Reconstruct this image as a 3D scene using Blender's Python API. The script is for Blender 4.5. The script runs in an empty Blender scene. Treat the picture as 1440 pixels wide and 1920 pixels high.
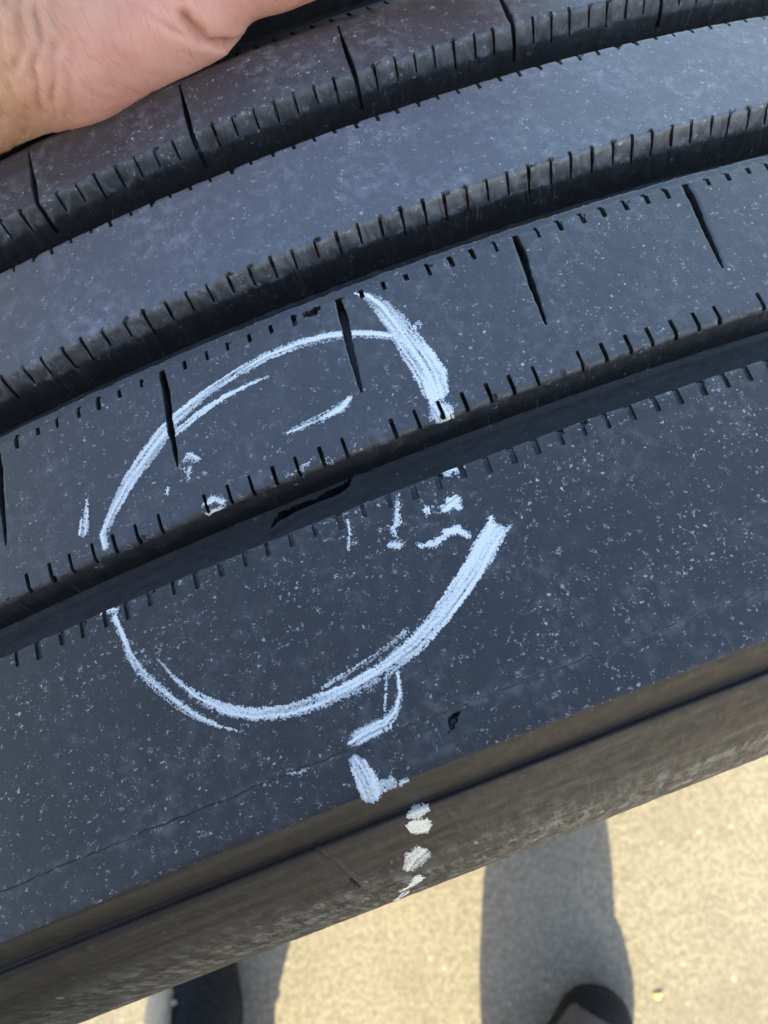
import bpy, math, random
import numpy as np
from mathutils import Vector, Matrix

SC = bpy.context.scene
COL = SC.collection
R = 510.0                      # tyre radius at the crown, millimetres
MM = 0.001

# ------------------------------------------------------------------ camera
cam_d = bpy.data.cameras.new('camera')
cam = bpy.data.objects.new('camera', cam_d)
COL.objects.link(cam)
cam_d.sensor_fit = 'VERTICAL'
cam_d.sensor_height = 36.0
cam_d.sensor_width = 27.0
cam_d.lens = 31.875
cam_d.clip_start = 0.01
cam_d.clip_end = 500.0
cam.matrix_world = Matrix(((0.93128, 0.36429, 0.00252, 0.0),
                           (-0.33902, 0.86917, -0.36002, -0.12724),
                           (-0.13334, 0.33442, 0.93294, 1.18234),
                           (0, 0, 0, 1)))
cam_d.dof.use_dof = True
cam_d.dof.focus_distance = 0.185
cam_d.dof.aperture_fstop = 26.0
SC.camera = cam
SC.cycles.max_bounces = 5
SC.cycles.diffuse_bounces = 3
SC.cycles.glossy_bounces = 2

# ------------------------------------------------------------------ light
SUN_EL = math.radians(31)
SUN_XY = (-0.43, -0.90)        # horizontal direction towards the sun, behind the photographer
world = bpy.data.worlds.new('World')
SC.world = world
world.use_nodes = True
wn = world.node_tree
sky = wn.nodes.new('ShaderNodeTexSky')
sky.sky_type = 'NISHITA'
sky.sun_disc = False
sky.dust_density = 1.4
sky.sun_elevation = SUN_EL
sky.sun_rotation = math.atan2(SUN_XY[0], SUN_XY[1])
bg = wn.nodes['Background']
wn.links.new(sky.outputs[0], bg.inputs[0])
bg.inputs[1].default_value = 0.15
sun_d = bpy.data.lights.new('sun', 'SUN')
sun = bpy.data.objects.new('sun', sun_d)
COL.objects.link(sun)
sun_d.energy = 3.8
sun_d.angle = math.radians(0.5)
sun_d.color = (1.0, 0.85, 0.48)
_s = Vector((SUN_XY[0], SUN_XY[1], 0)).normalized() * math.cos(SUN_EL) + Vector((0, 0, math.sin(SUN_EL)))
sun.rotation_euler = (-_s).to_track_quat('-Z', 'Y').to_euler()
sun.location = _s * 10
vs = SC.view_settings
vs.view_transform = 'Standard'
vs.look = 'None'
vs.exposure = 2.1
vs.gamma = 1.0
vs.use_curve_mapping = False

# ------------------------------------------------------------------ helpers
def vnoise(x, y, seed=0):
    """smooth value noise in -1..1"""
    x = np.asarray(x, float); y = np.asarray(y, float)
    xi = np.floor(x).astype(np.int64); yi = np.floor(y).astype(np.int64)
    fx = x - xi; fy = y - yi
    fx = fx * fx * (3 - 2 * fx); fy = fy * fy * (3 - 2 * fy)
    def h(a, b):
        n = (a * 374761393 + b * 668265263 + seed * 982451653) & 0xffffffff
        n = ((n ^ (n >> 13)) * 1274126177) & 0xffffffff
        n = n ^ (n >> 16)
        return (n & 0xffff) / 32767.5 - 1.0
    return ((h(xi, yi) * (1 - fx) + h(xi + 1, yi) * fx) * (1 - fy) +
            (h(xi, yi + 1) * (1 - fx) + h(xi + 1, yi + 1) * fx) * fy)

def fbm(x, y, seed=0, octs=3):
    t = 0; a = 1.0; s = 0
    for o in range(octs):
        t = t + a * vnoise(x * 2 ** o, y * 2 ** o, seed + o * 17); s += a; a *= 0.5
    return t / s

def sstep(a, b, x):
    t = np.clip((x - a) / (b - a), 0, 1)
    return t * t * (3 - 2 * t)

def mesh_obj(name, verts, faces, mat, parent=None, uv=None, smooth=True, sharp=None):
    me = bpy.data.meshes.new(name)
    verts = np.asarray(verts, np.float32); faces = np.asarray(faces, np.int32)
    nf, k = faces.shape
    me.vertices.add(len(verts)); me.vertices.foreach_set('co', verts.ravel())
    me.loops.add(nf * k); me.loops.foreach_set('vertex_index', faces.ravel())
    me.polygons.add(nf)
    me.polygons.foreach_set('loop_start', np.arange(0, nf * k, k, dtype=np.int32))
    if uv is not None:
        l = me.uv_layers.new(name='UVMap')
        l.data.foreach_set('uv', np.asarray(uv, np.float32)[faces.ravel()].ravel())
    me.update(calc_edges=True)
    me.validate()
    if smooth:
        me.polygons.foreach_set('use_smooth', np.ones(len(me.polygons), bool))
        if sharp:
            me.set_sharp_from_angle(angle=math.radians(sharp))
    me.materials.append(mat)
    o = bpy.data.objects.new(name, me)
    COL.objects.link(o)
    if parent is not None:
        o.parent = parent
    return o

def tag(o, label=None, cat=None, group=None, kind=None):
    if label: o['label'] = label
    if cat: o['category'] = cat
    if group: o['group'] = group
    if kind: o['kind'] = kind
    return o

def empty(name, loc):
    o = bpy.data.objects.new(name, None)
    COL.objects.link(o); o.location = loc
    return o

def grid_faces(nr, nc, wrap=False):
    i = np.arange(nr - 1)[:, None] * nc; j = np.arange(nc if wrap else nc - 1)[None, :]
    j2 = (j + 1) % nc
    return np.stack([i + j, i + j2, i + nc + j2, i + nc + j], -1).reshape(-1, 4)

# ---- node helpers
class NT:
    def __init__(s, name):
        s.m = bpy.data.materials.new(name); s.m.use_nodes = True
        s.t = s.m.node_tree; s.n = s.t.nodes
        s.b = s.n['Principled BSDF']
    def link(s, a, b): s.t.links.new(a, b)
    def val(s, sock, v):
        if v is None: return
        if hasattr(v, 'is_output'): s.link(v, sock)
        else: sock.default_value = v
    def uv(s):
        return s.n.new('ShaderNodeTexCoord').outputs['UV']
    def obj(s):
        return s.n.new('ShaderNodeTexCoord').outputs['Object']
    def mapping(s, v, scale=(1, 1, 1), loc=(0, 0, 0), rot=(0, 0, 0)):
        n = s.n.new('ShaderNodeMapping'); s.link(v, n.inputs[0])
        n.inputs['Scale'].default_value = scale; n.inputs['Location'].default_value = loc
        n.inputs['Rotation'].default_value = rot
        return n.outputs[0]
    def noise(s, v, scale, detail=4, rough=0.55, dist=0.0, color=False):
        n = s.n.new('ShaderNodeTexNoise'); s.link(v, n.inputs['Vector'])
        n.inputs['Scale'].default_value = scale; n.inputs['Detail'].default_value = detail
        n.inputs['Roughness'].default_value = rough; n.inputs['Distortion'].default_value = dist
        return n.outputs['Color' if color else 'Fac']
    def voro(s, v, scale, feature='F1', rnd=1.0):
        n = s.n.new('ShaderNodeTexVoronoi'); s.link(v, n.inputs['Vector'])
        n.feature = feature
        n.inputs['Scale'].default_value = scale; n.inputs['Randomness'].default_value = rnd
        return n
    def math(s, op, a, b=None, c=None, clamp=False):
        n = s.n.new('ShaderNodeMath'); n.operation = op; n.use_clamp = clamp
        s.val(n.inputs[0], a); s.val(n.inputs[1], b)
        if c is not None: s.val(n.inputs[2], c)
        return n.outputs[0]
    def rng(s, v, a, b, c=0.0, d=1.0, smooth=True):
        n = s.n.new('ShaderNodeMapRange'); n.interpolation_type = 'SMOOTHSTEP' if smooth else 'LINEAR'
        s.val(n.inputs[0], v)
        s.val(n.inputs[1], a); s.val(n.inputs[2], b); s.val(n.inputs[3], c); s.val(n.inputs[4], d)
        return n.outputs[0]
    def mix(s, f, a, b):
        n = s.n.new('ShaderNodeMix'); n.data_type = 'RGBA'
        s.val(n.inputs[0], f)
        for k, v in ((6, a), (7, b)):
            if hasattr(v, 'is_output'): s.link(v, n.inputs[k])
            else: n.inputs[k].default_value = (*v, 1.0)
        return n.outputs[2]
    def vadd(s, a, b):
        n = s.n.new('ShaderNodeVectorMath'); n.operation = 'ADD'; s.link(a, n.inputs[0]); s.link(b, n.inputs[1])
        return n.outputs[0]
    def warp(s, v, scale, amp):
        c = s.noise(v, scale, 2, color=True)
        n = s.n.new('ShaderNodeVectorMath'); n.operation = 'MULTIPLY_ADD'
        s.link(c, n.inputs[0]); n.inputs[1].default_value = (amp, amp, amp); s.link(v, n.inputs[2])
        return n.outputs[0]
    def sep(s, v):
        n = s.n.new('ShaderNodeSeparateXYZ'); s.link(v, n.inputs[0]); return n.outputs
    def bump(s, h, strength, dist):
        n = s.n.new('ShaderNodeBump'); n.inputs['Strength'].default_value = strength
        n.inputs['Distance'].default_value = dist; s.link(h, n.inputs['Height'])
        s.link(n.outputs[0], s.b.inputs['Normal'])

def rubber(name, dark, dust, cloud, speck, fine, vein, seam=None, scuff=0.0, floor=0.3, spec=0.5, rough=(0.36, 0.54), deep=1.0):
    """weathered tyre rubber; texture space is millimetres along and across the tread"""
    t = NT(name)
    uv = t.uv()
    wear_shade = t.n.new('ShaderNodeAttribute'); wear_shade.attribute_name = 'wear_shade'      # 1 on the road-worn face, 0 where groove shade is painted in
    wear_shade = wear_shade.outputs['Fac']
    big = t.noise(uv, 0.055, 3)
    med = t.noise(uv, 0.32, 6, 0.62)
    sml = t.noise(uv, 2.3, 5, 0.65)
    grain = t.noise(uv, 6.0, 4, 0.7)
    c = t.math('MULTIPLY', t.rng(big, 0.35, 0.65), t.rng(med, 0.42, 0.72))
    c = t.math('ADD', c, t.math('MULTIPLY', t.rng(sml, 0.5, 0.8), 0.35))
    c = t.math('MULTIPLY', t.math('MULTIPLY', c, cloud, clamp=True), t.rng(wear_shade, 0, 1, 0.35, 1.0, smooth=False))
    col = t.mix(c, dark, dust)
    col = t.mix(t.math('MULTIPLY', t.rng(grain, 0.55, 0.75), 0.35), col, dust)
    col = t.mix(t.math('MULTIPLY', t.math('SUBTRACT', 1.0, wear_shade), deep), col, (0.0165, 0.0158, 0.0150))   # paints groove shade onto the unworn rubber below the road face
    # brushed scuffs across the rib
    if scuff > 0:
        sc = t.noise(t.mapping(uv, (1.6, 0.12, 1), rot=(0, 0, 0.25)), 1.0, 4, 0.7)
        col = t.mix(t.math('MULTIPLY', t.math('MULTIPLY', t.rng(sc, 0.55, 0.75), scuff), t.rng(big, 0.4, 0.6)), col, dust)
    # grit and chalk specks of uneven size and shape
    w1 = t.warp(uv, 1.5, 1.7)
    v1 = t.voro(t.mapping(w1, (1.0, 1.25, 1), rot=(0, 0, 0.4)), 0.80)
    r1 = t.sep(v1.outputs['Color'])
    patch = t.rng(t.noise(uv, 0.09, 3), 0.35, 0.62, floor, 1.0)
    rad = t.rng(t.math('MULTIPLY', r1[0], patch), 1.0 - speck, 1.0, 0.0, 0.34, smooth=False)
    s1 = t.rng(t.math('SUBTRACT', rad, v1.outputs['Distance']), 0.0, 0.06)
    w2 = t.warp(uv, 3.2, 1.1)
    v2 = t.voro(w2, 1.25)
    r2 = t.sep(v2.outputs['Color'])
    rad2 = t.rng(t.math('MULTIPLY', r2[0], patch), 1.0 - fine, 1.0, 0.0, 0.29, smooth=False)
    s2 = t.rng(t.math('SUBTRACT', rad2, v2.outputs['Distance']), 0.0, 0.09)
    # thin worm-like traces
    rn = t.noise(uv, 0.9, 5, 0.6, 0.6)
    ridge = t.math('ABSOLUTE', t.math('SUBTRACT', rn, 0.5))
    vm = t.rng(t.noise(t.mapping(uv, loc=(40, 9, 0)), 0.5, 4, 0.7), 0.56, 0.66)
    v3 = t.math('MULTIPLY', t.math('MULTIPLY', t.rng(ridge, 0.028, 0.008), vm), vein)
    bright = t.math('MULTIPLY', t.rng(r1[1], 0.0, 1.0, 0.35, 1.0, smooth=False), s1)
    sp = t.math('MAXIMUM', t.math('MAXIMUM', bright, t.math('MULTIPLY', s2, t.rng(r2[1], 0, 1, 0.25, 0.9, smooth=False))), v3)
    sp = t.math('MULTIPLY', sp, t.rng(wear_shade, 0, 1, 0.3, 1.0, smooth=False))
    col = t.mix(sp, col, (0.50, 0.475, 0.42))
    h = t.math('ADD', t.math('MULTIPLY', sml, 0.35), t.math('MULTIPLY', grain, 0.3))
    h = t.math('ADD', h, t.math('MULTIPLY', med, 0.6))
    if seam is not None:
        xy = t.sep(uv)
        wob = t.math('MULTIPLY', t.math('SUBTRACT', t.noise(t.mapping(uv, (1, 0, 1)), 0.12, 5, 0.7), 0.5), 2.6)
        d = t.math('SUBTRACT', t.math('SUBTRACT', xy[1], seam), wob)
        ad = t.math('ABSOLUTE', d)
        gap = t.rng(t.noise(t.mapping(uv, (1, 0.2, 1)), 0.25, 3), 0.36, 0.5)
        line = t.math('MULTIPLY', t.rng(ad, 0.26, 0.05), gap)
        halo = t.math('MULTIPLY', t.math('MULTIPLY', t.rng(ad, 2.2, 0.2), t.rng(med, 0.4, 0.65)), 0.35)
        col = t.mix(halo, col, (0.15, 0.15, 0.15))
        col = t.mix(line, col, (0.006, 0.006, 0.006))
        h = t.math('SUBTRACT', h, t.math('MULTIPLY', line, 1.2))
    t.link(col, t.b.inputs['Base Color'])
    ro = t.rng(med, 0.3, 0.7, rough[0], rough[1])
    t.link(t.math('ADD', ro, t.math('MULTIPLY', sp, 0.2)), t.b.inputs['Roughness'])
    t.b.inputs['Specular IOR Level'].default_value = spec
    t.bump(h, 0.55, 0.00035)
    return t.m

M = {}
M['rib_shoulder'] = rubber('rubber_shoulder_rib', (0.021, 0.020, 0.020), (0.092, 0.088, 0.085), 0.75, 0.80, 0.78, 1.0, seam=-104.0, scuff=0.9, floor=0.5, spec=0.60)  # rib tones differ to paint in the sky light, weakest on this rib
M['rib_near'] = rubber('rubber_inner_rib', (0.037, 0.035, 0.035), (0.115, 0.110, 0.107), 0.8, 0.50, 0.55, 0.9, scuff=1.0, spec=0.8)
M['rib_mid'] = rubber('rubber_centre_rib', (0.074, 0.070, 0.069), (0.20, 0.192, 0.188), 0.95, 0.42, 0.55, 1.0, scuff=0.8, spec=1.0, rough=(0.30, 0.46))  # base and dust tones lightened, painting in sky sheen
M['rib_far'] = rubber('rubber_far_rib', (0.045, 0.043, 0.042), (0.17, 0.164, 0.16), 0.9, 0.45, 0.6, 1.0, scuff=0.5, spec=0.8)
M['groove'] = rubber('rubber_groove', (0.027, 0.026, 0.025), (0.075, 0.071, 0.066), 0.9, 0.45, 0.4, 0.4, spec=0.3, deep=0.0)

def sidewall_mat():
    t = NT('rubber_sidewall')
    uv = t.uv(); xy = t.sep(uv)
    streak = t.noise(t.mapping(uv, (0.012, 0.17, 1)), 1.0, 6, 0.6)
    med = t.noise(uv, 0.25, 5, 0.6)
    sml = t.noise(t.mapping(uv, (0.9, 0.22, 1)), 1.0, 6, 0.7)
    col = t.mix(t.math('MULTIPLY', t.rng(streak, 0.35, 0.7), 0.8), (0.030, 0.0255, 0.021), (0.078, 0.066, 0.052))
    # dry grey bloom low on the bulge
    wv = t.math('ADD', xy[1], t.math('MULTIPLY', t.math('SUBTRACT', t.noise(t.mapping(uv, (0.03, 0.3, 1)), 1, 4), 0.5), 18.0))
    bl = t.math('MULTIPLY', t.rng(wv, 26.0, 50.0), t.rng(wv, 85.0, 62.0))
    bl = t.math('MULTIPLY', bl, t.rng(t.noise(t.mapping(uv, (0.03, 0.2, 1)), 1, 4, 0.6), 0.36, 0.6, 0.25, 1.0))
    fl = t.noise(t.mapping(uv, (0.32, 0.10, 1)), 1.0, 7, 0.75)
    bl = t.math('MULTIPLY', bl, t.rng(fl, 0.44, 0.62))
    col = t.mix(t.math('MULTIPLY', bl, 0.8), col, (0.30, 0.29, 0.27))
    v1 = t.voro(t.mapping(t.warp(uv, 1.5, 0.9), (1, 0.35, 1)), 0.4)
    r1 = t.sep(v1.outputs['Color'])
    s1 = t.rng(t.math('SUBTRACT', t.rng(r1[0], 0.86, 1.0, 0, 0.25, smooth=False), v1.outputs['Distance']), 0, 0.08)
    col = t.mix(t.math('MULTIPLY', s1, 0.7), col, (0.35, 0.34, 0.31))
    # grit caught on the moulded ledge
    led = t.math('MULTIPLY', t.rng(t.math('ABSOLUTE', t.math('SUBTRACT', xy[1], 15.6)), 1.0, 0.2), t.rng(t.noise(t.mapping(uv, (0.45, 1, 1)), 0.9, 5, 0.75), 0.52, 0.7))
    col = t.mix(t.math('MULTIPLY', led, 0.8), col, (0.22, 0.20, 0.17))
    col = t.mix(t.math('MULTIPLY', t.rng(sml, 0.5, 0.72), 0.45), col, (0.13, 0.118, 0.10))
    dirt = t.math('MULTIPLY', t.rng(xy[1], 9.0, 11.5), t.rng(xy[1], 17.0, 15.0))
    col = t.mix(t.math('MULTIPLY', dirt, 0.7), col, (0.034, 0.027, 0.020))
    col = t.mix(t.math('MULTIPLY', t.math('MULTIPLY', t.rng(xy[1], 1.0, 6.0), t.rng(xy[1], 12.0, 9.0)), t.rng(streak, 0.3, 0.7, 0.2, 0.7)), col, (0.026, 0.021, 0.016))  # shade under the shoulder painted as a streaky dark band
    t.link(col, t.b.inputs['Base Color'])
    t.link(t.rng(med, 0.3, 0.7, 0.5, 0.72), t.b.inputs['Roughness'])
    t.b.inputs['Specular IOR Level'].default_value = 0.4
    t.bump(t.math('ADD', t.math('ADD', t.math('MULTIPLY', sml, 0.4), t.math('MULTIPLY', streak, 0.5)), t.math('MULTIPLY', bl, 0.8)), 0.5, 0.0004)
    return t.m
M['side'] = sidewall_mat()

def paint_mat():
    t = NT('white_marker_paint')
    uv = t.uv()
    at = t.n.new('ShaderNodeAttribute'); at.attribute_name = 'cover'
    a = t.noise(uv, 1.9, 5, 0.7); b = t.noise(uv, 4.5, 4, 0.7)
    k = t.math('ADD', t.math('MULTIPLY', a, 0.5), t.math('MULTIPLY', b, 0.5))
    c = t.math('ADD', at.outputs['Fac'], t.math('MULTIPLY', t.math('SUBTRACT', k, 0.5), 2.8))
    col = t.mix(t.rng(c, 0.0, 0.42), (0.13, 0.135, 0.14), (0.42, 0.43, 0.42))
    col = t.mix(t.rng(c, 0.38, 0.85), col, (0.90, 0.87, 0.77))
    t.link(col, t.b.inputs['Base Color'])
    t.b.inputs['Roughness'].default_value = 0.75
    t.bump(k, 0.5, 0.0003)
    return t.m
M['paint'] = paint_mat()

def concrete_mat():
    t = NT('concrete_ground')
    o = t.obj()
    a = t.noise(o, 170.0, 6, 0.7); b = t.noise(o, 7.0, 4); g = t.noise(o, 420.0, 3, 0.6)
    col = t.mix(t.rng(a, 0.32, 0.70), (0.168, 0.152, 0.120), (0.295, 0.27, 0.217))
    col = t.mix(t.math('MULTIPLY', t.rng(b, 0.45, 0.7), 0.5), col, (0.15, 0.135, 0.108))
    v = t.voro(t.warp(o, 60, 0.006), 85.0)
    sp = t.rng(t.math('SUBTRACT', t.rng(t.sep(v.outputs['Color'])[0], 0.82, 1.0, 0, 0.3, smooth=False), v.outputs['Distance']), 0, 0.12)
    col = t.mix(t.math('MULTIPLY', sp, 0.7), col, (0.42, 0.385, 0.31))
    v2 = t.voro(t.warp(o, 25, 0.01), 11.0)
    st = t.rng(t.math('SUBTRACT', t.rng(t.sep(v2.outputs['Color'])[1], 0.8, 1.0, 0, 0.16, smooth=False), v2.outputs['Distance']), 0, 0.06)
    col = t.mix(t.math('MULTIPLY', st, 0.5), col, (0.11, 0.098, 0.078))
    t.link(col, t.b.inputs['Base Color'])
    t.b.inputs['Roughness'].default_value = 0.9
    t.b.inputs['Specular IOR Level'].default_value = 0.25
    t.bump(t.math('ADD', a, t.math('MULTIPLY', g, 0.4)), 0.45, 0.002)
    return t.m
M['concrete'] = concrete_mat()

def skin_mat():
    t = NT('skin')
    o = t.obj()
    geo = t.n.new('ShaderNodeAttribute'); geo.attribute_name = 'palm'
    palm = geo.outputs['Fac']
    n1 = t.noise(o, 90.0, 4); n2 = t.noise(o, 420.0, 4, 0.6); n3 = t.noise(o, 28.0, 3)
    tan = t.mix(t.rng(n1, 0.35, 0.65), (0.56, 0.28, 0.15), (0.70, 0.38, 0.215))
    pink = t.mix(t.rng(n3, 0.35, 0.65), (0.70, 0.315, 0.215), (0.80, 0.41, 0.30))
    col = t.mix(palm, tan, pink)
    col = t.mix(t.math('MULTIPLY', t.rng(n2, 0.55, 0.75), 0.25), col, (0.66, 0.44, 0.36))
    # net of fine skin lines
    w = t.warp(o, 45.0, 0.006)
    def lines(rot, sc, wd):
        n = t.noise(t.mapping(w, sc, rot=rot), 1.0, 1, 0.5)
        return t.rng(t.math('ABSOLUTE', t.math('SUBTRACT', n, 0.5)), 0.0, wd)
    la = lines((0, 0, -0.4), (330, 30, 60), 0.035); lb = lines((0, 0, 0.7), (240, 30, 50), 0.035); lc = lines((0.5, 0, -1.1), (420, 60, 80), 0.04)
    h = t.math('ADD', t.math('MULTIPLY', la, 0.45), t.math('ADD', t.math('MULTIPLY', lb, 0.35), t.math('MULTIPLY', lc, 0.2)))
    col = t.mix(t.math('MULTIPLY', t.rng(h, 0.8, 0.25), 0.10), col, (0.36, 0.16, 0.11))
    cr = t.n.new('ShaderNodeAttribute'); cr.attribute_name = 'crease'
    col = t.mix(t.math('MULTIPLY', cr.outputs['Fac'], 0.5, clamp=True), col, (0.42, 0.17, 0.10))  # crease shade painted in as a darker, redder tint
    t.link(col, t.b.inputs['Base Color'])
    t.b.inputs['Roughness'].default_value = 0.44
    t.b.inputs['Subsurface Weight'].default_value = 0.25
    t.b.inputs['Subsurface Radius'].default_value = (0.004, 0.0016, 0.0009)
    t.b.inputs['Subsurface Scale'].default_value = 0.6
    t.bump(t.math('ADD', h, t.math('MULTIPLY', n2, 0.5)), 0.4, 0.0005)
    return t.m
M['skin'] = skin_mat()

def cloth_mat(name, c1, c2, scale=900.0):
    t = NT(name)
    o = t.obj()
    n = t.noise(o, scale, 2); b = t.noise(o, 14.0, 4)
    col = t.mix(t.math('MULTIPLY', t.rng(n, 0.4, 0.6), t.rng(b, 0.3, 0.7, 0.4, 1.0)), c1, c2)
    t.link(col, t.b.inputs['Base Color'])
    t.b.inputs['Roughness'].default_value = 0.9
    t.b.inputs['Specular IOR Level'].default_value = 0.2
    t.bump(n, 0.4, 0.0006)
    return t.m
M['trousers'] = cloth_mat('dark_trouser_cloth', (0.016, 0.017, 0.020), (0.035, 0.037, 0.042))
M['shirt'] = cloth_mat('grey_shirt_cloth', (0.10, 0.11, 0.13), (0.15, 0.16, 0.18))
M['shoe'] = cloth_mat('black_shoe_leather', (0.012, 0.012, 0.013), (0.030, 0.030, 0.031), 350)
M['sole'] = cloth_mat('black_shoe_sole', (0.018, 0.018, 0.018), (0.04, 0.04, 0.04), 200)
M['toe'] = cloth_mat('beige_grey_toe_cap', (0.10, 0.085, 0.07), (0.15, 0.13, 0.11), 500)
M['beige'] = cloth_mat('beige_shoe_panel', (0.26, 0.22, 0.16), (0.38, 0.33, 0.25), 300)
M['lace'] = cloth_mat('white_lace', (0.34, 0.32, 0.29), (0.46, 0.44, 0.41), 700)
M['hair'] = cloth_mat('dark_hair', (0.01, 0.008, 0.007), (0.03, 0.024, 0.02), 400)
M['phone'] = cloth_mat('dark_phone_shell', (0.012, 0.012, 0.014), (0.016, 0.016, 0.018), 50)
M['yellow'] = cloth_mat('yellow_petal', (0.50, 0.46, 0.17), (0.56, 0.52, 0.22), 500)

# ------------------------------------------------------------------ ground
def build_ground():
    # finer near the tyre, reaching far out
    e = np.r_[-200, -60, -20, -8, -4, -2.5, np.linspace(-1.5, 1.5, 61), 2.5, 4, 8, 20, 60, 200]
    X, Y = np.meshgrid(e, e)
    Z = 0.0012 * fbm(X * 9, Y * 9, 5) * (np.hypot(X, Y) < 2.4) - 0.0012
    V = np.stack([X, Y, Z], -1).reshape(-1, 3)
    tag(mesh_obj('ground', V, grid_faces(len(e), len(e)), M['concrete']), 'sunlit pale concrete ground under the tyre', kind='structure')
build_ground()

# ------------------------------------------------------------------ tyre
P = 5.047                      # spacing of the short sipes, mm
SH_Y = np.array([-120, -64.6, -61.3, -56, -50.5, -46.4, -38.2, -34.1, -27.7, -21.2, -15.5, -6, 0.5, 14, 27, 34, 42, 50.6, 57.5, 66, 140])
SH_V = np.array([-3.9, -3.9, -3.7, -3.2, -2.85, -2.75, -0.9, -0.4, 0.3, 1.35, 1.75, 1.4, 1.65, 1.0, 0.45, -0.2, 0.1, 0.75, 1.4, 1.8, 1.8])
PROF = np.array([
    (-112.3, 0.45), (-111.9, 0.18), (-111.2, 0.04), (-110, 0.0), (-105, 0.0), (-103, 0.0), (-62.4, 0.0), (-61.6, 0.08), (-61.25, 0.3), (-60.95, 1.0), (-59.5, 8.0),
    (-58.6, 8.25), (-53.2, 8.25), (-52.0, 7.7), (-50.6, 1.0), (-50.2, 0.28), (-49.6, 0.05), (-48.8, 0.0),
    (-16.0, 0.0), (-15.7, 0.05), (-15.4, 0.75), (-14.6, 0.85), (-13.5, 0.8), (-13.1, 0.95), (-12.75, 1.9), (-11.5, 11.6),
    (-10.8, 12.2), (-4.2, 12.2), (-4.0, 11.4), (-2.3, 4.6), (-0.35, 0.75), (0.0, 0.2), (0.2, 0.05), (0.5, 0.0),
    (26.4, 0.0), (27.1, 0.1), (27.5, 0.42), (27.75, 1.1), (28.7, 11.6),
    (29.4, 12.2), (37.0, 12.2), (37.4, 11.4), (39.1, 4.6), (41.0, 0.75), (41.4, 0.2), (41.6, 0.05), (42.0, 0.0),
    (56.5, 0.0), (58.2, 0.2), (60.0, 1.0), (64.0, 4.3), (69.5, 7.6), (70.6, 9.0), (72.0, 15.5),
    (73.0, 16.2), (79.0, 16.2), (80.0, 15.4), (82.6, 7.5), (84.0, 5.0), (86.0, 4.0), (92.0, 3.6), (125.0, 4.6), (137.0, 6.4), (139.0, 7.4)])
RNG = np.random.RandomState(11)
JIT = RNG.uniform(-0.28, 0.28, 400)
WID = RNG.uniform(0.78, 1.22, 400)
LEN = RNG.uniform(-0.4, 0.4, 400)
CH = RNG.uniform(0, 1, (12, 400))
KMIN, KMAX = -26, 34

def shift(y): return np.interp(y, SH_Y, SH_V)
def jitter(v): return np.interp(v / P, np.arange(-200, 200), JIT)

def seg_dist(px, py, pts):
    """distance to a polyline with per-point radius -> (distance - radius)"""
    best = np.full(np.shape(px), 1e9); along = np.zeros(np.shape(px)); side = np.zeros(np.shape(px)); s0 = 0
    for (ax, ay, aw), (bx, by, bw) in zip(pts[:-1], pts[1:]):
        dx, dy = bx - ax, by - ay; L = math.hypot(dx, dy) + 1e-9
        t = np.clip(((px - ax) * dx + (py - ay) * dy) / L ** 2, 0, 1)
        d = np.hypot(px - ax - t * dx, py - ay - t * dy) - (aw + (bw - aw) * t)
        m = d < best
        best = np.where(m, d, best)
        along = np.where(m, s0 + t * L, along)
        side = np.where(m, ((px - ax) * -dy + (py - ay) * dx) / L, side)
        s0 += L
    return best, along, side

GASH = [(-23.4, -55.6, 0.12), (-22.0, -54.5, 0.4), (-20.6, -54.0, 0.75), (-17.2, -53.7, 0.55), (-12.0, -53.7, 0.5), (-8.2, -53.5, 0.7), (-6.2, -53.2, 0.5), (-4.6, -52.5, 0.1)]

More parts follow.
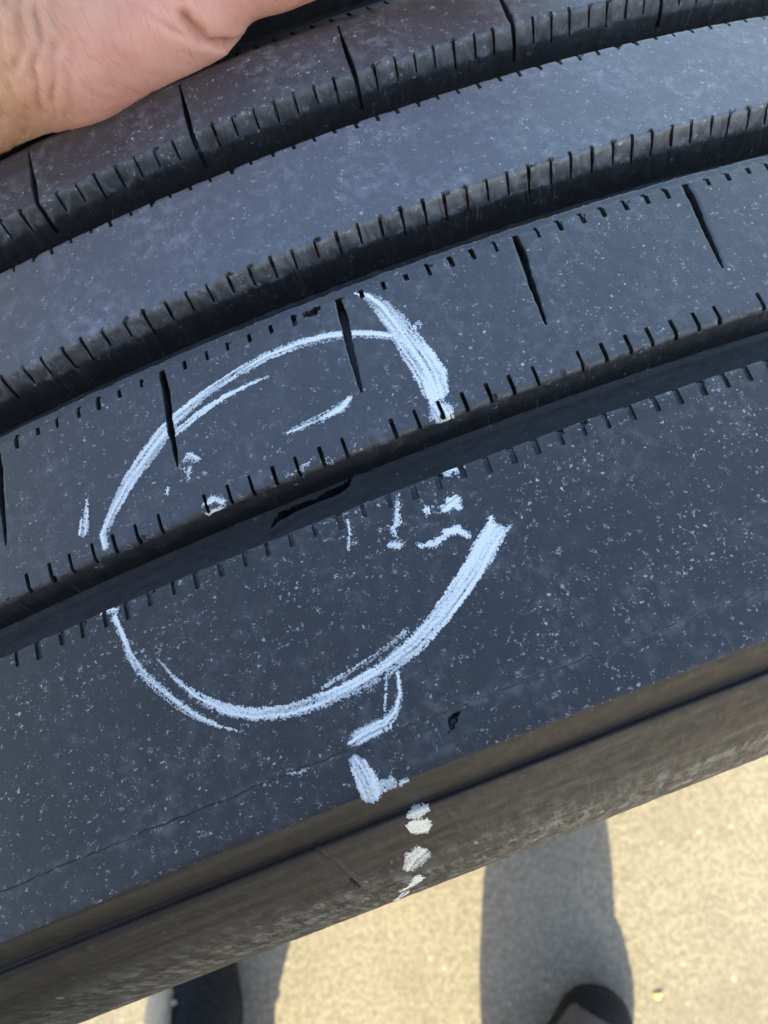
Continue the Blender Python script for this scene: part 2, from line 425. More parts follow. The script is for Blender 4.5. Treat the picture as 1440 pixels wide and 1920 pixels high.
def carve(u, y):
    """depth of sipes, notches and damage below the rib surface"""
    v = u - shift(y); v = v - jitter(v)
    k = np.round(v / P).astype(int); t = np.abs(v - k * P)
    ki = (k + 200) % 400
    w = WID[ki]; ln = LEN[ki]
    ok = (k >= KMIN + 1) & (k <= KMAX - 1)
    c = np.zeros(np.shape(u))
    def band(y0, y1, hw, dep, long=None, soft=0.25, e=0.0):
        nonlocal c
        m = ok & (t < hw * w)
        if long is not None: m = m & long
        a = np.clip((y - (y0 - e * ln)) / soft, 0, 1) * np.clip(((y1 + e * ln) - y) / soft, 0, 1)
        c = np.maximum(c, np.where(m, a * dep, 0))
    L3 = (k % 8) == 1; L1 = (k % 8) == 6
    # long sipes
    hw3 = np.interp(y, [-38.4, -37, -30, -20, -15.3], [0.12, 0.34, 0.62, 0.82, 0.6])
    hw1 = np.interp(y, [34, 40, 46, 52, 57.6], [0.4, 0.5, 0.66, 0.42, 0.15])
    rgd = 1 + 0.16 * vnoise(y * 0.9, k * 7.3, 14)
    band(-38.5, -15.3, hw3 * rgd / w, 4.5, L3)
    band(38.3, 57.6, hw1 * rgd / w, 5.0, L1)
    for hw, lg, y0, y1 in ((hw3 * rgd, L3, -38.6, -15.3), (hw1 * rgd, L1, 40.5, 57.8)):      # rounded lips of the long cuts
        c = np.maximum(c, np.where(ok & lg & (y > y0) & (y < y1), 0.22 * sstep(hw + 0.42, hw, t), 0))
    # short sipes on the walls under the far ribs
    band(39.3, 42.3, np.interp(y, [39.3, 40.4, 42.3], [0.16, 0.29, 0.34]), 3.4, ~L1, e=1.0)
    band(-2.1, 0.75, np.interp(y, [-2.1, -1.0, 0.75], [0.16, 0.30, 0.36]), 3.4, e=1.0)
    # notches of the facing edges
    band(25.9, 28.0, 0.36, 1.8, e=1.0)
    band(-17.9, -15.1, 0.42, 2.0, ~L3, e=1.0)
    band(-50.6, -46.5, 0.36, 3.0, ~L3, soft=0.12, e=0.0)
    band(-64.5, -60.8, 0.48, 0.75, e=1.2)
    band(63.0, 68.0, 0.4, 2.5)
    # torn corners where the edge has chipped beside a cut
    for y0, sd, prob in ((0.45, 0, 0.65), (41.9, 1, 0.65), (-15.9, 2, 0.5), (-50.0, 3, 0.3), (27.1, 4, 0.6), (-61.8, 5, 0.3)):
        r1 = CH[sd][ki]; r2 = CH[sd + 6][ki]
        vv = v - k * P - (r2 * 1.6 - 0.8)
        e2 = (vv / (0.5 + 0.9 * r1)) ** 2 + ((y - y0 + 0.25 * vnoise(u * 1.7, y * 1.7, 90 + sd)) / (0.28 + 0.25 * r2)) ** 2
        c = np.maximum(c, np.where(ok & (r1 < prob), (0.25 + 0.6 * r2) * sstep(1.2, 0.5, e2), 0))
    # damage
    d, _, _ = seg_dist(u, y + 0.24 * fbm(u * 1.5, y * 1.5, 8), GASH)
    c = np.maximum(c, 7.0 * sstep(0.08, -0.12, d))
    d = np.maximum(np.maximum(-107.3 - y + 1.6 * (u + 2.9) * 0, y + 104.8), np.maximum((-3.6 - u) + 0.35 * (y + 107), u + 0.9 - 0.9 * (y + 104.8)))
    c = np.maximum(c, 1.5 * sstep(0.15, -0.15, d + 0.25 * vnoise(u * 2, y * 2, 3)))
    d, _, _ = seg_dist(u, y, [(-0.6, -16.2, 0.6), (0.6, -16.5, 0.9), (1.9, -15.9, 0.7)])
    c = np.maximum(c, 2.0 * sstep(0.2, -0.2, d + 0.3 * vnoise(u * 2, y * 2, 9)))
    return c

def base_height(u, y):
    amp = (0.10 + 0.55 * np.exp(-((y - 40.6) / 1.8) ** 2) + 0.55 * np.exp(-((y + 0.9) / 1.8) ** 2)
           + 0.30 * np.exp(-((y + 14.3) / 1.8) ** 2) + 0.12 * np.exp(-((y + 50.4) / 1) ** 2))
    ye = y + amp * (fbm(u * 0.28, y * 0.2, 3) + 0.6 * fbm(u * 0.9, y * 0.6, 4))
    h = np.interp(ye, PROF[:, 0], PROF[:, 1])
    wall = np.exp(-((y - 39.6) / 1.4) ** 2) + np.exp(-((y + 1.8) / 1.4) ** 2) + 0.5 * np.exp(-((y + 51.2) / 0.9) ** 2)
    h = h + wall * 0.55 * fbm(u * 0.55, y * 0.8, 21) + np.exp(-((y + 56) / 2.5) ** 2) * 0.25 * fbm(u * 0.35, y * 0.5, 5)
    h = h + 0.10 * fbm(u * 0.05, y * 0.06, 31) + 0.045 * fbm(u * 0.4, y * 0.4, 33)
    # rubber lip standing up along the near side of the gash
    m = (np.abs(u + 14) < 14) & (np.abs(y + 54.2) < 4)
    if np.any(m):
        d, _, sdv = seg_dist(u, y, GASH)
        h = h - np.where(m & (sdv < 0), 0.7, 0.0) * np.exp(-((d - 0.5) / 1.1) ** 2)
    # worn feather step lines along the shoulder rib
    h = h + 0.12 * sstep(-103.6, -104.6, y + 0.8 * fbm(u * 0.12, y * 0, 41))
    return np.where(y <= -112.29, 0.45, h)

def height(u, y): return base_height(u, y) + carve(u, y)

def to_xyz(u, y, h):
    th = u / R; r = R - h
    return np.stack([r * np.sin(th), y + 0 * u, R + r * np.cos(th)], -1) * MM

OFF = np.array([0, .14, .27, .36, .44, .54, .66, .80, .92, 1.2, 1.6, 2.05])
OFF = np.r_[-OFF[:0:-1], OFF, P / 2]
VD = np.concatenate([k * P + OFF for k in range(KMIN, KMAX + 1)])
UC_L = np.linspace(-math.pi * R, VD[0] - 9, 90)
UC_R = np.linspace(VD[-1] + 9, math.pi * R, 90)

FINE = [(-65.2, -60.8, .22), (-51.2, -45.8, .22), (-38.8, -37, .25), (-18.6, -12.4, .2), (-3.2, 1.6, .2), (25.2, 28, .2), (38.2, 43.2, .2), (56.8, 58, .3), (-59, -51.8, .26), (-108, -103, .3)]
def rows(y0, y1):
    out = []
    ys = [y0] + [p for p in PROF[:, 0] if y0 < p < y1] + [y1]
    for a, b in zip(ys[:-1], ys[1:]):
        ha, hb = np.interp([a, b], PROF[:, 0], PROF[:, 1])
        n = max(1, int(math.ceil((b - a) / 0.62)), int(math.ceil(abs(hb - ha) / 0.75)))
        seg = list(np.linspace(a, b, n + 1)[:-1])
        for f0, f1, st in FINE:
            lo, hi = max(a, f0), min(b, f1)
            if hi - lo > st: seg += list(np.linspace(lo, hi, int((hi - lo) / st) + 1))
        out += seg
    out = sorted(out + [y1])
    keep = [out[0]]
    for q in out[1:]:
        if q - keep[-1] > 0.03: keep.append(q)
    keep[-1] = y1
    return np.array(keep)

tyre = empty('truck_tyre', (0, 0, 0))
tag(tyre, 'worn black ribbed truck tyre standing upright, chalk-marked around a groove cut', 'tyre')

_al = np.r_[0, np.cumsum(np.hypot(np.diff(PROF[:, 0]), np.diff(PROF[:, 1])))]
_a0 = np.interp(-104.0, PROF[:, 0], _al) + 104.0
def arc(y): return np.interp(y, PROF[:, 0], _al) - _a0
def wear_shade_face(u, y):
    """1 on the road face, dusty on the upper wall, 0 where the shade of grooves and cuts is painted"""
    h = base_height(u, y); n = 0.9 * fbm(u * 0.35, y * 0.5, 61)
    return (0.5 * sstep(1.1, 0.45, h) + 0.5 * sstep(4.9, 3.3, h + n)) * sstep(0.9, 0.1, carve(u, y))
def tread_part(name, y0, y1, mat, label=None):
    Yr = rows(y0, y1)
    ud = VD[None, :] + jitter(VD)[None, :] + shift(Yr)[:, None]
    U = np.concatenate([np.repeat(UC_L[None], len(Yr), 0), ud, np.repeat(UC_R[None], len(Yr), 0)], 1)
    Y = np.repeat(Yr[:, None], U.shape[1], 1)
    H = height(U, Y)
    V = to_xyz(U, Y, H).reshape(-1, 3)
    uv = np.stack([U, arc(Y) + 0.6 * np.clip(carve(U, Y), 0, 30)], -1).reshape(-1, 2)
    f = grid_faces(len(Yr), U.shape[1])
    o = mesh_obj(name, V, f, mat, tyre, uv, True, 38)
    at = o.data.attributes.new('wear_shade', 'FLOAT', 'POINT')
    at.data.foreach_set('value', wear_shade_face(U, Y).ravel().astype(np.float32))
    if label: o['label'] = label
    return o

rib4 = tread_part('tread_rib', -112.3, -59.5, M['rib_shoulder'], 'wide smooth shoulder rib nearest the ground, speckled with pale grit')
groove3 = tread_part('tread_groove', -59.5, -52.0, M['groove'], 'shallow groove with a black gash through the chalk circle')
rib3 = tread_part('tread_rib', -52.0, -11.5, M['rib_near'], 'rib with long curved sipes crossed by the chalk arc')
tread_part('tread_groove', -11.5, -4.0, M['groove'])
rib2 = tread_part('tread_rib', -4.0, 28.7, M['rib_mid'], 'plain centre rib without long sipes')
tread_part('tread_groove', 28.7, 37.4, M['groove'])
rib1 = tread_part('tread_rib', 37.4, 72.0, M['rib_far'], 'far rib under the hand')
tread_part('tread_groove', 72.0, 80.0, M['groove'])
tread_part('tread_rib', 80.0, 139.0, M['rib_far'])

# sidewalls
SP = np.array([(-112.3, 0.45), (-112.9, 1.4), (-113.6, 4), (-114.5, 7.5), (-115.1, 9.8), (-115.5, 11.3), (-115.9, 11.9), (-116.35, 11.6), (-116.7, 10.9), (-117.2, 10.9), (-117.8, 11.8), (-118.7, 14.0), (-121.4, 21), (-124.2, 29), (-126.6, 37), (-128.8, 47), (-130.2, 57), (-130.9, 68),
               (-131.0, 85), (-129.5, 105), (-126, 130), (-120, 155), (-111, 178), (-103, 195), (-98, 208), (-94, 216), (-90, 222), (-82, 226)])
def resample(Pp, fine_len, fine, coarse):
    d = np.r_[0, np.cumsum(np.hypot(*np.diff(Pp, axis=0).T))]
    s = np.r_[np.arange(0, 20, 0.22), np.arange(20, fine_len, fine), np.arange(fine_len, d[-1], coarse), d[-1]]
    # light smoothing of the corners by averaging neighbouring samples
    y = np.interp(s, d, Pp[:, 0]); D = np.interp(s, d, Pp[:, 1])
    for _ in range(12):
        y[1:-1] = (y[:-2] + 2 * y[1:-1] + y[2:]) / 4; D[1:-1] = (D[:-2] + 2 * D[1:-1] + D[2:]) / 4
    return s, y, D
SS, SY, SD = resample(SP, 75, 0.5, 5)
UW = np.r_[np.linspace(-math.pi * R, -150, 90)[:-1], np.arange(-150, -46, 1.3), np.arange(-46, -24, 0.4), np.arange(-24, 180, 1.3), np.linspace(181, math.pi * R, 90)]
def side_surface(u, s, lift=0.0):
    y = np.interp(s, SS, SY); D = np.interp(s, SS, SD)
    ty = np.gradient(SY, SS); tD = np.gradient(SD, SS)
    ny = -np.interp(s, SS, tD); nD = np.interp(s, SS, ty)        # outward: -y and lower D
    q = np.hypot(ny, nD) + 1e-9; ny, nD = ny / q, nD / q
    fade = sstep(0, 2.5, s)
    e = fade * (0.16 * fbm(u * 0.035, s * 0.25, 51) + 0.07 * fbm(u * 0.3, s * 0.5, 52) + 0.10 * sstep(28, 40, s) * fbm(u * 0.8, s * 0.9, 53)) + lift
    # thin moulded vent line and the nick at its end
    d, _, _ = seg_dist(u, s, [(-34.9, 12.6, 0.1), (-33.8, 20.9, 0.12), (-34.3, 31.0, 0.12), (-35.4, 38.0, 0.1)])
    e = e + 0.22 * sstep(0.35, 0.0, d)
    d, _, _ = seg_dist(u, s, [(-35.0, 31.5, 0.35), (-35.6, 37.5, 0.45)])
    e = e - 1.3 * sstep(0.25, -0.1, d)
    return y + ny * e, D + nD * e
def sidewall(name, far, mat, label=None):
    U, S = np.meshgrid(UW, SS)
    y, D = side_surface(U, S)
    if far:
        y = 139.0 + (-112.3 - y); D = D - 0.45 + np.interp(139.0, PROF[:, 0], PROF[:, 1])
    V = to_xyz(U, y, D).reshape(-1, 3)
    uv = np.stack([U, S], -1).reshape(-1, 2)
    f = grid_faces(len(SS), len(UW))
    if not far: f = f[:, ::-1]
    o = mesh_obj(name, V, f, mat, tyre, uv, True, 40)
    if label: o['label'] = label
    return o
sidewall('sidewall', False, M['side'], 'brownish bulging sidewall with a moulded ledge below the shoulder')
sidewall('sidewall', True, M['side'])
# inner liner closing the casing
LN = np.array([(-82, 226), (-86, 215), (-100, 190), (-112, 165), (-118, 120), (-118, 80), (-108, 45), (-90, 30), (0, 24), (110, 36), (134, 60), (145, 95), (143, 130), (130, 175), (113, 215), (108.7, 233)], float)
ul = np.linspace(-math.pi * R, math.pi * R, 181)
U, K = np.meshgrid(ul, np.arange(len(LN)))
V = to_xyz(U, LN[K][..., 0], LN[K][..., 1]).reshape(-1, 3)
mesh_obj('inner_liner', V, grid_faces(len(LN), len(ul)), M['groove'], tyre, np.stack([U, LN[K][..., 1]], -1).reshape(-1, 2), True)

# ------------------------------------------------------------------ white marker strokes
MARKS_TREAD = {'upper arc': [[(-55.29, -48.17, 1.4), (-55.3, -45.84, 1.16), (-51.91, -41.8, 1.51), (-47.26, -37.23, 1.98), (-41.89, -33.29, 2.44), (-37.36, -30.18, 2.33), (-33.67, -27.94, 1.74), (-26.24, -25.42, 1.51), (-19.07, -23.76, 1.4), (-11.45, -22.52, 1.4), (-4.29, -22.65, 1.4), (1.93, -23.69, 1.51), (6.26, -24.95, 1.28), (10.86, -27.0, 1.16), (14.71, -29.39, 1.05), (16.67, -32.02, 0.93)], [(-34.57, -31.1, 1.05), (-28.9, -29.12, 1.05), (-22.69, -27.75, 0.7), (-17.13, -27.25, 0.58), (-12.57, -27.2, 0.23)]],
 'thick upper': [[(10.85, -16.28, 0.58), (12.91, -17.92, 1.28), (14.66, -21.41, 2.09), (15.89, -26.17, 2.67), (16.89, -31.43, 3.02), (17.87, -36.59, 3.37), (18.35, -40.79, 3.6), (18.06, -43.94, 3.02), (17.02, -45.45, 1.16)], [(17.02, -45.45, 1.28), (16.97, -47.36, 1.86), (17.24, -49.01, 3.02)], [(20.48, -28.44, 0.7), (18.88, -29.55, 0.81)]],
 'dash': [[(-12.72, -41.22, 0.58), (-8.59, -41.01, 0.7), (-4.54, -41.0, 0.81)], [(-3.84, -40.67, 1.05), (-0.83, -40.31, 1.28), (1.34, -39.05, 0.81)], [(-8.94, -40.34, 0.23), (-3.54, -39.77, 0.23)]],
 'blob1': [[(-34.56, -37.85, 0.47), (-33.31, -37.27, 0.93), (-31.95, -38.79, 0.7)], [(-34.33, -39.99, 0.81), (-35.08, -42.18, 0.35)]],
 'dots1': [[(-39.58, -42.02, 0.35), (-40.0, -43.09, 0.35)], [(-40.36, -44.79, 0.23), (-40.88, -45.8, 0.23)]],
 'clump1': [[(-33.08, -48.68, 0.7), (-31.21, -48.28, 1.05), (-29.52, -49.64, 0.81)], [(-32.84, -50.62, 0.7), (-30.62, -50.99, 1.05)]],
 'edge line': [[(-16.08, -49.8, 0.23), (-13.12, -49.49, 0.35), (-10.69, -49.06, 0.35)], [(-8.03, -49.61, 0.47), (-6.35, -50.34, 0.47)]],
 'tick': [[(-56.43, -36.17, 0.7), (-57.12, -38.4, 1.05), (-58.16, -41.06, 1.51), (-59.15, -43.48, 1.74)]],
 'lower left': [[(-59.54, -61.73, 0.7), (-58.03, -61.92, 1.05), (-56.34, -62.29, 0.81)], [(-57.23, -63.41, 0.93), (-56.71, -67.26, 0.93), (-56.26, -71.7, 1.05), (-54.99, -75.52, 1.28), (-52.41, -79.82, 1.28), (-49.66, -84.0, 1.16), (-47.22, -87.06, 0.93), (-43.87, -90.55, 0.47), (-40.05, -93.26, 0.23)]],
 'lower arc': [[(-50.74, -75.08, 0.23), (-48.65, -79.72, 0.7), (-45.43, -84.73, 1.16), (-41.15, -88.73, 1.4), (-35.67, -91.91, 1.51), (-29.86, -93.67, 1.63), (-23.68, -94.05, 1.74), (-17.38, -93.96, 1.86), (-10.78, -92.95, 1.98), (-3.75, -90.83, 2.21), (1.74, -87.92, 2.33), (7.09, -84.45, 2.56), (11.82, -81.06, 2.91), (14.45, -78.77, 3.14), (17.2, -76.48, 2.79)], [(14.57, -77.69, 1.4), (18.06, -73.61, 0.93)], [(17.06, -78.12, 1.4), (20.58, -76.12, 0.58)], [(-22.44, -91.96, 0.35), (-13.02, -90.5, 0.58), (-7.21, -88.92, 0.58), (-4.52, -87.88, 0.7)]],
 'tail': [[(-8.75, -94.47, 0.35), (-9.55, -98.04, 0.47), (-11.5, -100.8, 0.93), (-13.94, -102.15, 1.51), (-17.24, -102.27, 1.51), (-19.17, -102.52, 1.63), (-20.5, -102.8, 0.93)], [(-10.65, -94.03, 0.17), (-13.04, -99.71, 0.23)]],
 'shoulder patch': [[(-21.21, -105.95, 1.05), (-20.77, -107.56, 1.74), (-20.36, -109.82, 2.09), (-20.26, -111.76, 2.21)], [(-18.64, -111.71, 1.16), (-16.22, -111.94, 1.05)], [(-14.74, -112.5, 0.58), (-13.74, -112.49, 0.47)]],
 'dribble': [[(3.17, -62.56, 0.35), (1.94, -65.0, 0.58), (1.1, -67.58, 0.7), (-0.11, -68.47, 0.7), (0.05, -69.81, 0.58)], [(-0.87, -71.15, 1.05), (-0.01, -71.74, 1.05)]],
 'y mark': [[(-7.5, -63.39, 0.23), (-8.01, -66.1, 0.35), (-9.36, -69.0, 0.35)], [(-8.35, -67.69, 0.35), (-7.88, -68.23, 0.23)]],
 'edge patch': [[(13.66, -61.66, 1.05), (15.16, -61.8, 1.05), (16.65, -61.93, 0.7)], [(10.84, -68.34, 1.16), (12.55, -67.87, 1.74), (13.17, -69.06, 0.93)], [(7.33, -67.25, 0.7), (7.25, -68.03, 0.58)]],
 'squiggle': [[(3.55, -73.77, 0.47), (6.33, -74.11, 0.81), (8.57, -73.89, 0.7)], [(9.27, -72.92, 1.05), (11.29, -73.28, 1.05), (12.47, -74.91, 0.81)]],
 'rib edge': [[(-15.17, -61.78, 0.23), (-11.74, -62.18, 0.29), (-8.34, -61.97, 0.35), (-6.75, -62.17, 0.23)]],
 'rib smear': [[(17.47, 21.0, 0.35), (21.54, 21.6, 0.58), (25.92, 21.59, 0.47)]],
 'shoulder scuff': [[(-33.72, -103.84, 0.7), (-31.04, -104.17, 1.05), (-28.28, -104.53, 0.58)], [(-27.19, -104.36, 0.47), (-23.06, -104.27, 0.47)], [(-21.5, -104.18, 0.35), (-21.23, -105.45, 0.35)]]}
MARKS_SIDE = {'side lens': [[(-16.95, 14.26, 0.37), (-15.34, 14.26, 0.85), (-13.36, 14.08, 0.49)]],
 'side block': [[(-16.96, 19.11, 1.46), (-15.8, 19.75, 1.59), (-14.62, 19.47, 0.85)]],
 'side patch': [[(-23.26, 37.3, 1.46), (-21.08, 33.83, 2.07), (-19.22, 32.37, 1.71)]],
 'side smear': [[(-23.79, 47.54, 1.22), (-26.93, 51.84, 0.98), (-29.99, 54.13, 0.85)], [(-29.9, 58.15, 1.22), (-34.16, 64.46, 1.1)]]}
def paint_mark(strokes, label, seed, rag=0.28, streak=0.35, side=False, step=0.19, thick=0.88, parent=tyre):
    ks = 0.40 if side else 1.0             # the sidewall curves away, so dabs there are longer than wide
    strokes = [[(a, b * ks, w * thick + 0.03) for a, b, w in s] for s in strokes]
    pts = [p for s in strokes for p in s]
    x0 = min(p[0] - p[2] for p in pts) - 1; x1 = max(p[0] + p[2] for p in pts) + 1
    y0 = min(p[1] - p[2] for p in pts) - 1; y1 = max(p[1] + p[2] for p in pts) + 1
    a = np.arange(x0, x1, step); b = np.arange(y0, y1, step)
    A, B = np.meshgrid(a, b)
    ca = A[:-1, :-1] + step / 2; cb = B[:-1, :-1] + step / 2
    keep = np.zeros(ca.shape, bool); body = np.zeros(A.shape); cover = np.zeros(A.shape)
    for i, s in enumerate(strokes):
        d, al, sd = seg_dist(ca, cb, s)
        n = rag * (0.6 * fbm(ca * 1.1, cb * 1.1, seed + i, 3) + 0.9 * vnoise(ca * 4.1, cb * 4.1, seed + 5))
        st = 0.5 * fbm(al * 0.09, sd * 2.2, seed + 9 + i, 2) + 0.6 * vnoise(ca * 3.6, cb * 3.6, seed + 3) + 0.25 * fbm(ca * 0.5, cb * 0.5, seed + 6)
        edge = np.clip(1 + d / 0.9, 0, 1)                      # thinner towards the rim of the stroke
        keep |= (d + n < 0) & (st < 0.74 - streak * (0.35 + 1.0 * edge))
        dv, _, _ = seg_dist(A, B, s)
        body = np.maximum(body, sstep(0.3, -0.7, dv))
        dv, av, sv = seg_dist(A, B, s)
        cover = np.maximum(cover, np.where(dv < 0.5, 0.68 - 0.5 * fbm(av * 0.09, sv * 2.2, seed + 9 + i, 2) - 0.5 * streak * sstep(-0.8, 0.1, dv) - 0.7 * max(0.0, streak - 1.1), 0))
    if side:
        yy, DD = side_surface(A, B / ks, 0.07 + 0.10 * body)
        V = to_xyz(A, yy, DD)
    else:
        keep &= carve(ca, cb) < 0.15
        keep &= base_height(ca, cb) < 1.3
        V = to_xyz(A, B, base_height(A, B) - 0.05 - 0.10 * body * (0.7 + 0.5 * fbm(A * 1.5, B * 1.5, seed + 2)))
    f = grid_faces(len(b), len(a))
    f = f[keep.ravel()]
    if side: f = f[:, ::-1]
    used, inv = np.unique(f, return_inverse=True)
    V = V.reshape(-1, 3)[used]; f = inv.reshape(-1, 4)
    uv = np.stack([A, B], -1).reshape(-1, 2)[used]
    o = mesh_obj('marker_stroke', V, f, M['paint'], parent, uv, True)
    at = o.data.attributes.new('cover', 'FLOAT', 'POINT')
    at.data.foreach_set('value', cover.ravel()[used].astype(np.float32))
    o['label'] = label
    return o
LABELS = {
 'upper arc': ('white marker arc forming the top of the circle', .26, .42), 'thick upper': ('broad white marker stroke bending down to the groove', .30, .45),
 'dash': ('short white marker dash inside the circle', .28, .5), 'blob1': ('small hooked white dab beside a long sipe', .45, .4), 'dots1': ('faint vertical white dots', .5, .5),
 'clump1': ('crumbled white dab at the groove edge', .55, .5), 'edge line': ('thin broken white line along the groove edge', .4, .5), 'tick': ('faint scrubbed white tick left of the circle', .5, 1.05),
 'lower left': ('white marker stroke running down from the groove at the lower left', .28, .42), 'lower arc': ('long white marker arc closing the bottom of the circle', .28, .45),
 'tail': ('curved white tail below the circle', .3, .5), 'shoulder patch': ('white marker patch at the tyre shoulder', .3, .3), 'dribble': ('white vertical dribble with a dot below', .5, .45),
 'y mark': ('tiny forked white mark', .4, .5), 'edge patch': ('flaky white patches near the rib edge', .5, .55), 'squiggle': ('flaky white squiggle beside the arc end', .55, .5), 'rib smear': ('faint pale blue smear on the centre rib', .5, 1.0), 'shoulder scuff': ('pale scuffed flakes along the shoulder seam', .8, 1.45), 'rib edge': ('thin white scrape on the rib edge', .3, .5),
 'side lens': ('thin white dab on the sidewall ledge', .3, .3), 'side block': ('white dab below the sidewall ledge', .3, .25), 'side patch': ('white patch on the sidewall bulge', .35, .3), 'side smear': ('white smear at the lower sidewall edge', .5, .7)}
for i, (k, st) in enumerate(MARKS_TREAD.items()):
    paint_mark(st, LABELS[k][0], 100 + i * 13, LABELS[k][1], LABELS[k][2], thick=0.76 if 'arc' in k or k == 'lower left' else 0.92)
for i, (k, st) in enumerate(MARKS_SIDE.items()):
    paint_mark(st, LABELS[k][0], 700 + i * 13, LABELS[k][1], LABELS[k][2], side=True, step=0.2, thick=0.95)
# ------------------------------------------------------------------ implicit bodies
def rcone(p, a, b, ra, rb):
    a = np.asarray(a, np.float32); b = np.asarray(b, np.float32)
    d = b - a; t = np.clip(((p - a) @ d) / (d @ d), 0, 1)
    q = p - a - t[..., None] * d
    return np.sqrt((q * q).sum(-1)) - (ra + (rb - ra) * t)
def smin(a, b, k):
    h = np.clip(0.5 + 0.5 * (b - a) / k, 0, 1)
    return b + (a - b) * h - k * h * (1 - h)
def chain(p, pts, k=0.0):
    d = None
    for A, B in zip(pts[:-1], pts[1:]):
        e = rcone(p, A[:3], B[:3], A[3], B[3])
        d = e if d is None else (smin(d, e, k) if k > 0 else np.minimum(d, e))
    return d
# photographer's left hand, mm, x along the tread, y across it, z above the crown
HAND_PALM = [[(-382, 21, 150, 42), (-230, 60, 85, 36), (-118, 94, 30, 25), (-84, 94, 17, 22)],
             [(-118, 114, 36, 20), (-82, 116, 22, 20)],
             [(-86, 90, 13, 22), (-60, 79, 12, 22), (-30, 74, 12, 20.5), (-2, 71, 11, 16.2)],
             [(-80, 102, 20, 18), (0, 118, 20, 14)], [(-80, 114, 22, 18), (-2, 136, 18, 13)], [(-82, 124, 22, 16), (-12, 152, 12, 12)],
             [(0, 80, 16, 14), (0, 112, 20, 10)]]
HAND_THUMB = [(8, 76, 11.5, 14.0), (24, 75, 11, 13), (42, 71, 10.5, 12), (68, 66, 8, 10), (86, 64, 5, 8.5)]
HAND_FINGERS = [[(0, 118, 20, 13), (38, 137, 16, 10.5), (60, 148, -2, 9.5), (66, 150, -20, 8.5)],
                [(-2, 136, 18, 13), (36, 160, 8, 10.5), (54, 166, -14, 9.5), (57, 167, -34, 8.5)],
                [(-8, 148, 13, 12), (26, 170, 0, 10), (40, 174, -22, 9), (43, 174, -40, 8)],
                [(-16, 158, 6, 11), (10, 174, -10, 9), (20, 176, -28, 8), (22, 176, -42, 7.2)]]
def hand_sdf(p):
    d = None
    for c in HAND_PALM:
        e = chain(p, c, 6)
        d = e if d is None else smin(d, e, 11)
    d = smin(d, chain(p, HAND_THUMB, 4), 4.5)
    f = None
    for c in HAND_FINGERS:
        e = chain(p, c, 3); f = e if f is None else smin(f, e, 1.5)
    return smin(d, f, 6)

def surface_nets(fn, lo, hi, h):
    """closed quad surface of an implicit body"""
    ax = [np.arange(lo[i], hi[i] + h, h, dtype=np.float32) for i in range(3)]
    vals = np.empty(tuple(len(a) for a in ax), np.float32)
    B = 12
    nb = [int(math.ceil(len(a) / B)) for a in ax]
    cen = [np.array([a[min(len(a) - 1, i * B + B // 2)] for i in range(n)], np.float32) for a, n in zip(ax, nb)]
    cv = fn(np.stack(np.meshgrid(*cen, indexing='ij'), -1))
    reach = 1.35 * h * B * 0.5 * math.sqrt(3) + 2 * h
    for i in range(nb[0]):                       # only blocks near the surface are sampled finely
        for j in range(nb[1]):
            for k in range(nb[2]):
                sl3 = (slice(i * B, (i + 1) * B), slice(j * B, (j + 1) * B), slice(k * B, (k + 1) * B))
                if abs(cv[i, j, k]) > reach:
                    vals[sl3] = cv[i, j, k]
                else:
                    vals[sl3] = fn(np.stack(np.meshgrid(ax[0][sl3[0]], ax[1][sl3[1]], ax[2][sl3[2]], indexing='ij'), -1))
    ins = vals < 0
    nx, ny, nz = vals.shape
    acc = np.zeros((nx - 1, ny - 1, nz - 1, 3), np.float32); cnt = np.zeros((nx - 1, ny - 1, nz - 1), np.float32)
    for axis in range(3):
        o1, o2 = [a for a in range(3) if a != axis]
        for b1 in (0, 1):
            for b2 in (0, 1):
                s0 = [slice(0, n - 1) for n in (nx, ny, nz)]; s1 = list(s0)
                for o, b in ((o1, b1), (o2, b2)):
                    n = (nx, ny, nz)[o]
                    s0[o] = slice(b, n - 1 + b); s1[o] = slice(b, n - 1 + b)
                n = (nx, ny, nz)[axis]; s0[axis] = slice(0, n - 1); s1[axis] = slice(1, n)
                a = vals[tuple(s0)]; c = vals[tuple(s1)]
                m = (a < 0) != (c < 0)
                t = np.where(m, a / np.where(m, a - c, 1), 0)
                acc[..., axis] += np.where(m, t, 0)
                acc[..., o1] += np.where(m, b1, 0); acc[..., o2] += np.where(m, b2, 0)
                cnt += m
    act = cnt > 0
    idx = np.full(act.shape, -1, np.int64); idx[act] = np.arange(act.sum())
    cells = np.argwhere(act)
    V = np.array([a[0] for a in ax]) + (cells + acc[act] / cnt[act][:, None]) * h
    F = []
    for axis in range(3):
        o1, o2 = (axis + 1) % 3, (axis + 2) % 3
        sa = [slice(None)] * 3; sb = [slice(None)] * 3
        sa[axis] = slice(0, -1); sb[axis] = slice(1, None)
        A = ins[tuple(sa)]; B = ins[tuple(sb)]
        e = np.argwhere(A != B)
        e = e[(e[:, o1] > 0) & (e[:, o2] > 0) & (e[:, o1] < vals.shape[o1] - 1) & (e[:, o2] < vals.shape[o2] - 1)]
        flip = A[tuple(e.T)]
        q = []
        for d1, d2 in ((1, 1), (0, 1), (0, 0), (1, 0)):
            c = e.copy(); c[:, o1] -= d1; c[:, o2] -= d2
            q.append(idx[tuple(c.T)])
        q = np.stack(q, 1)
        q[~flip] = q[~flip][:, ::-1]
        F.append(q)
    F = np.concatenate(F); F = F[(F >= 0).all(1)]
    return V.astype(np.float64), F

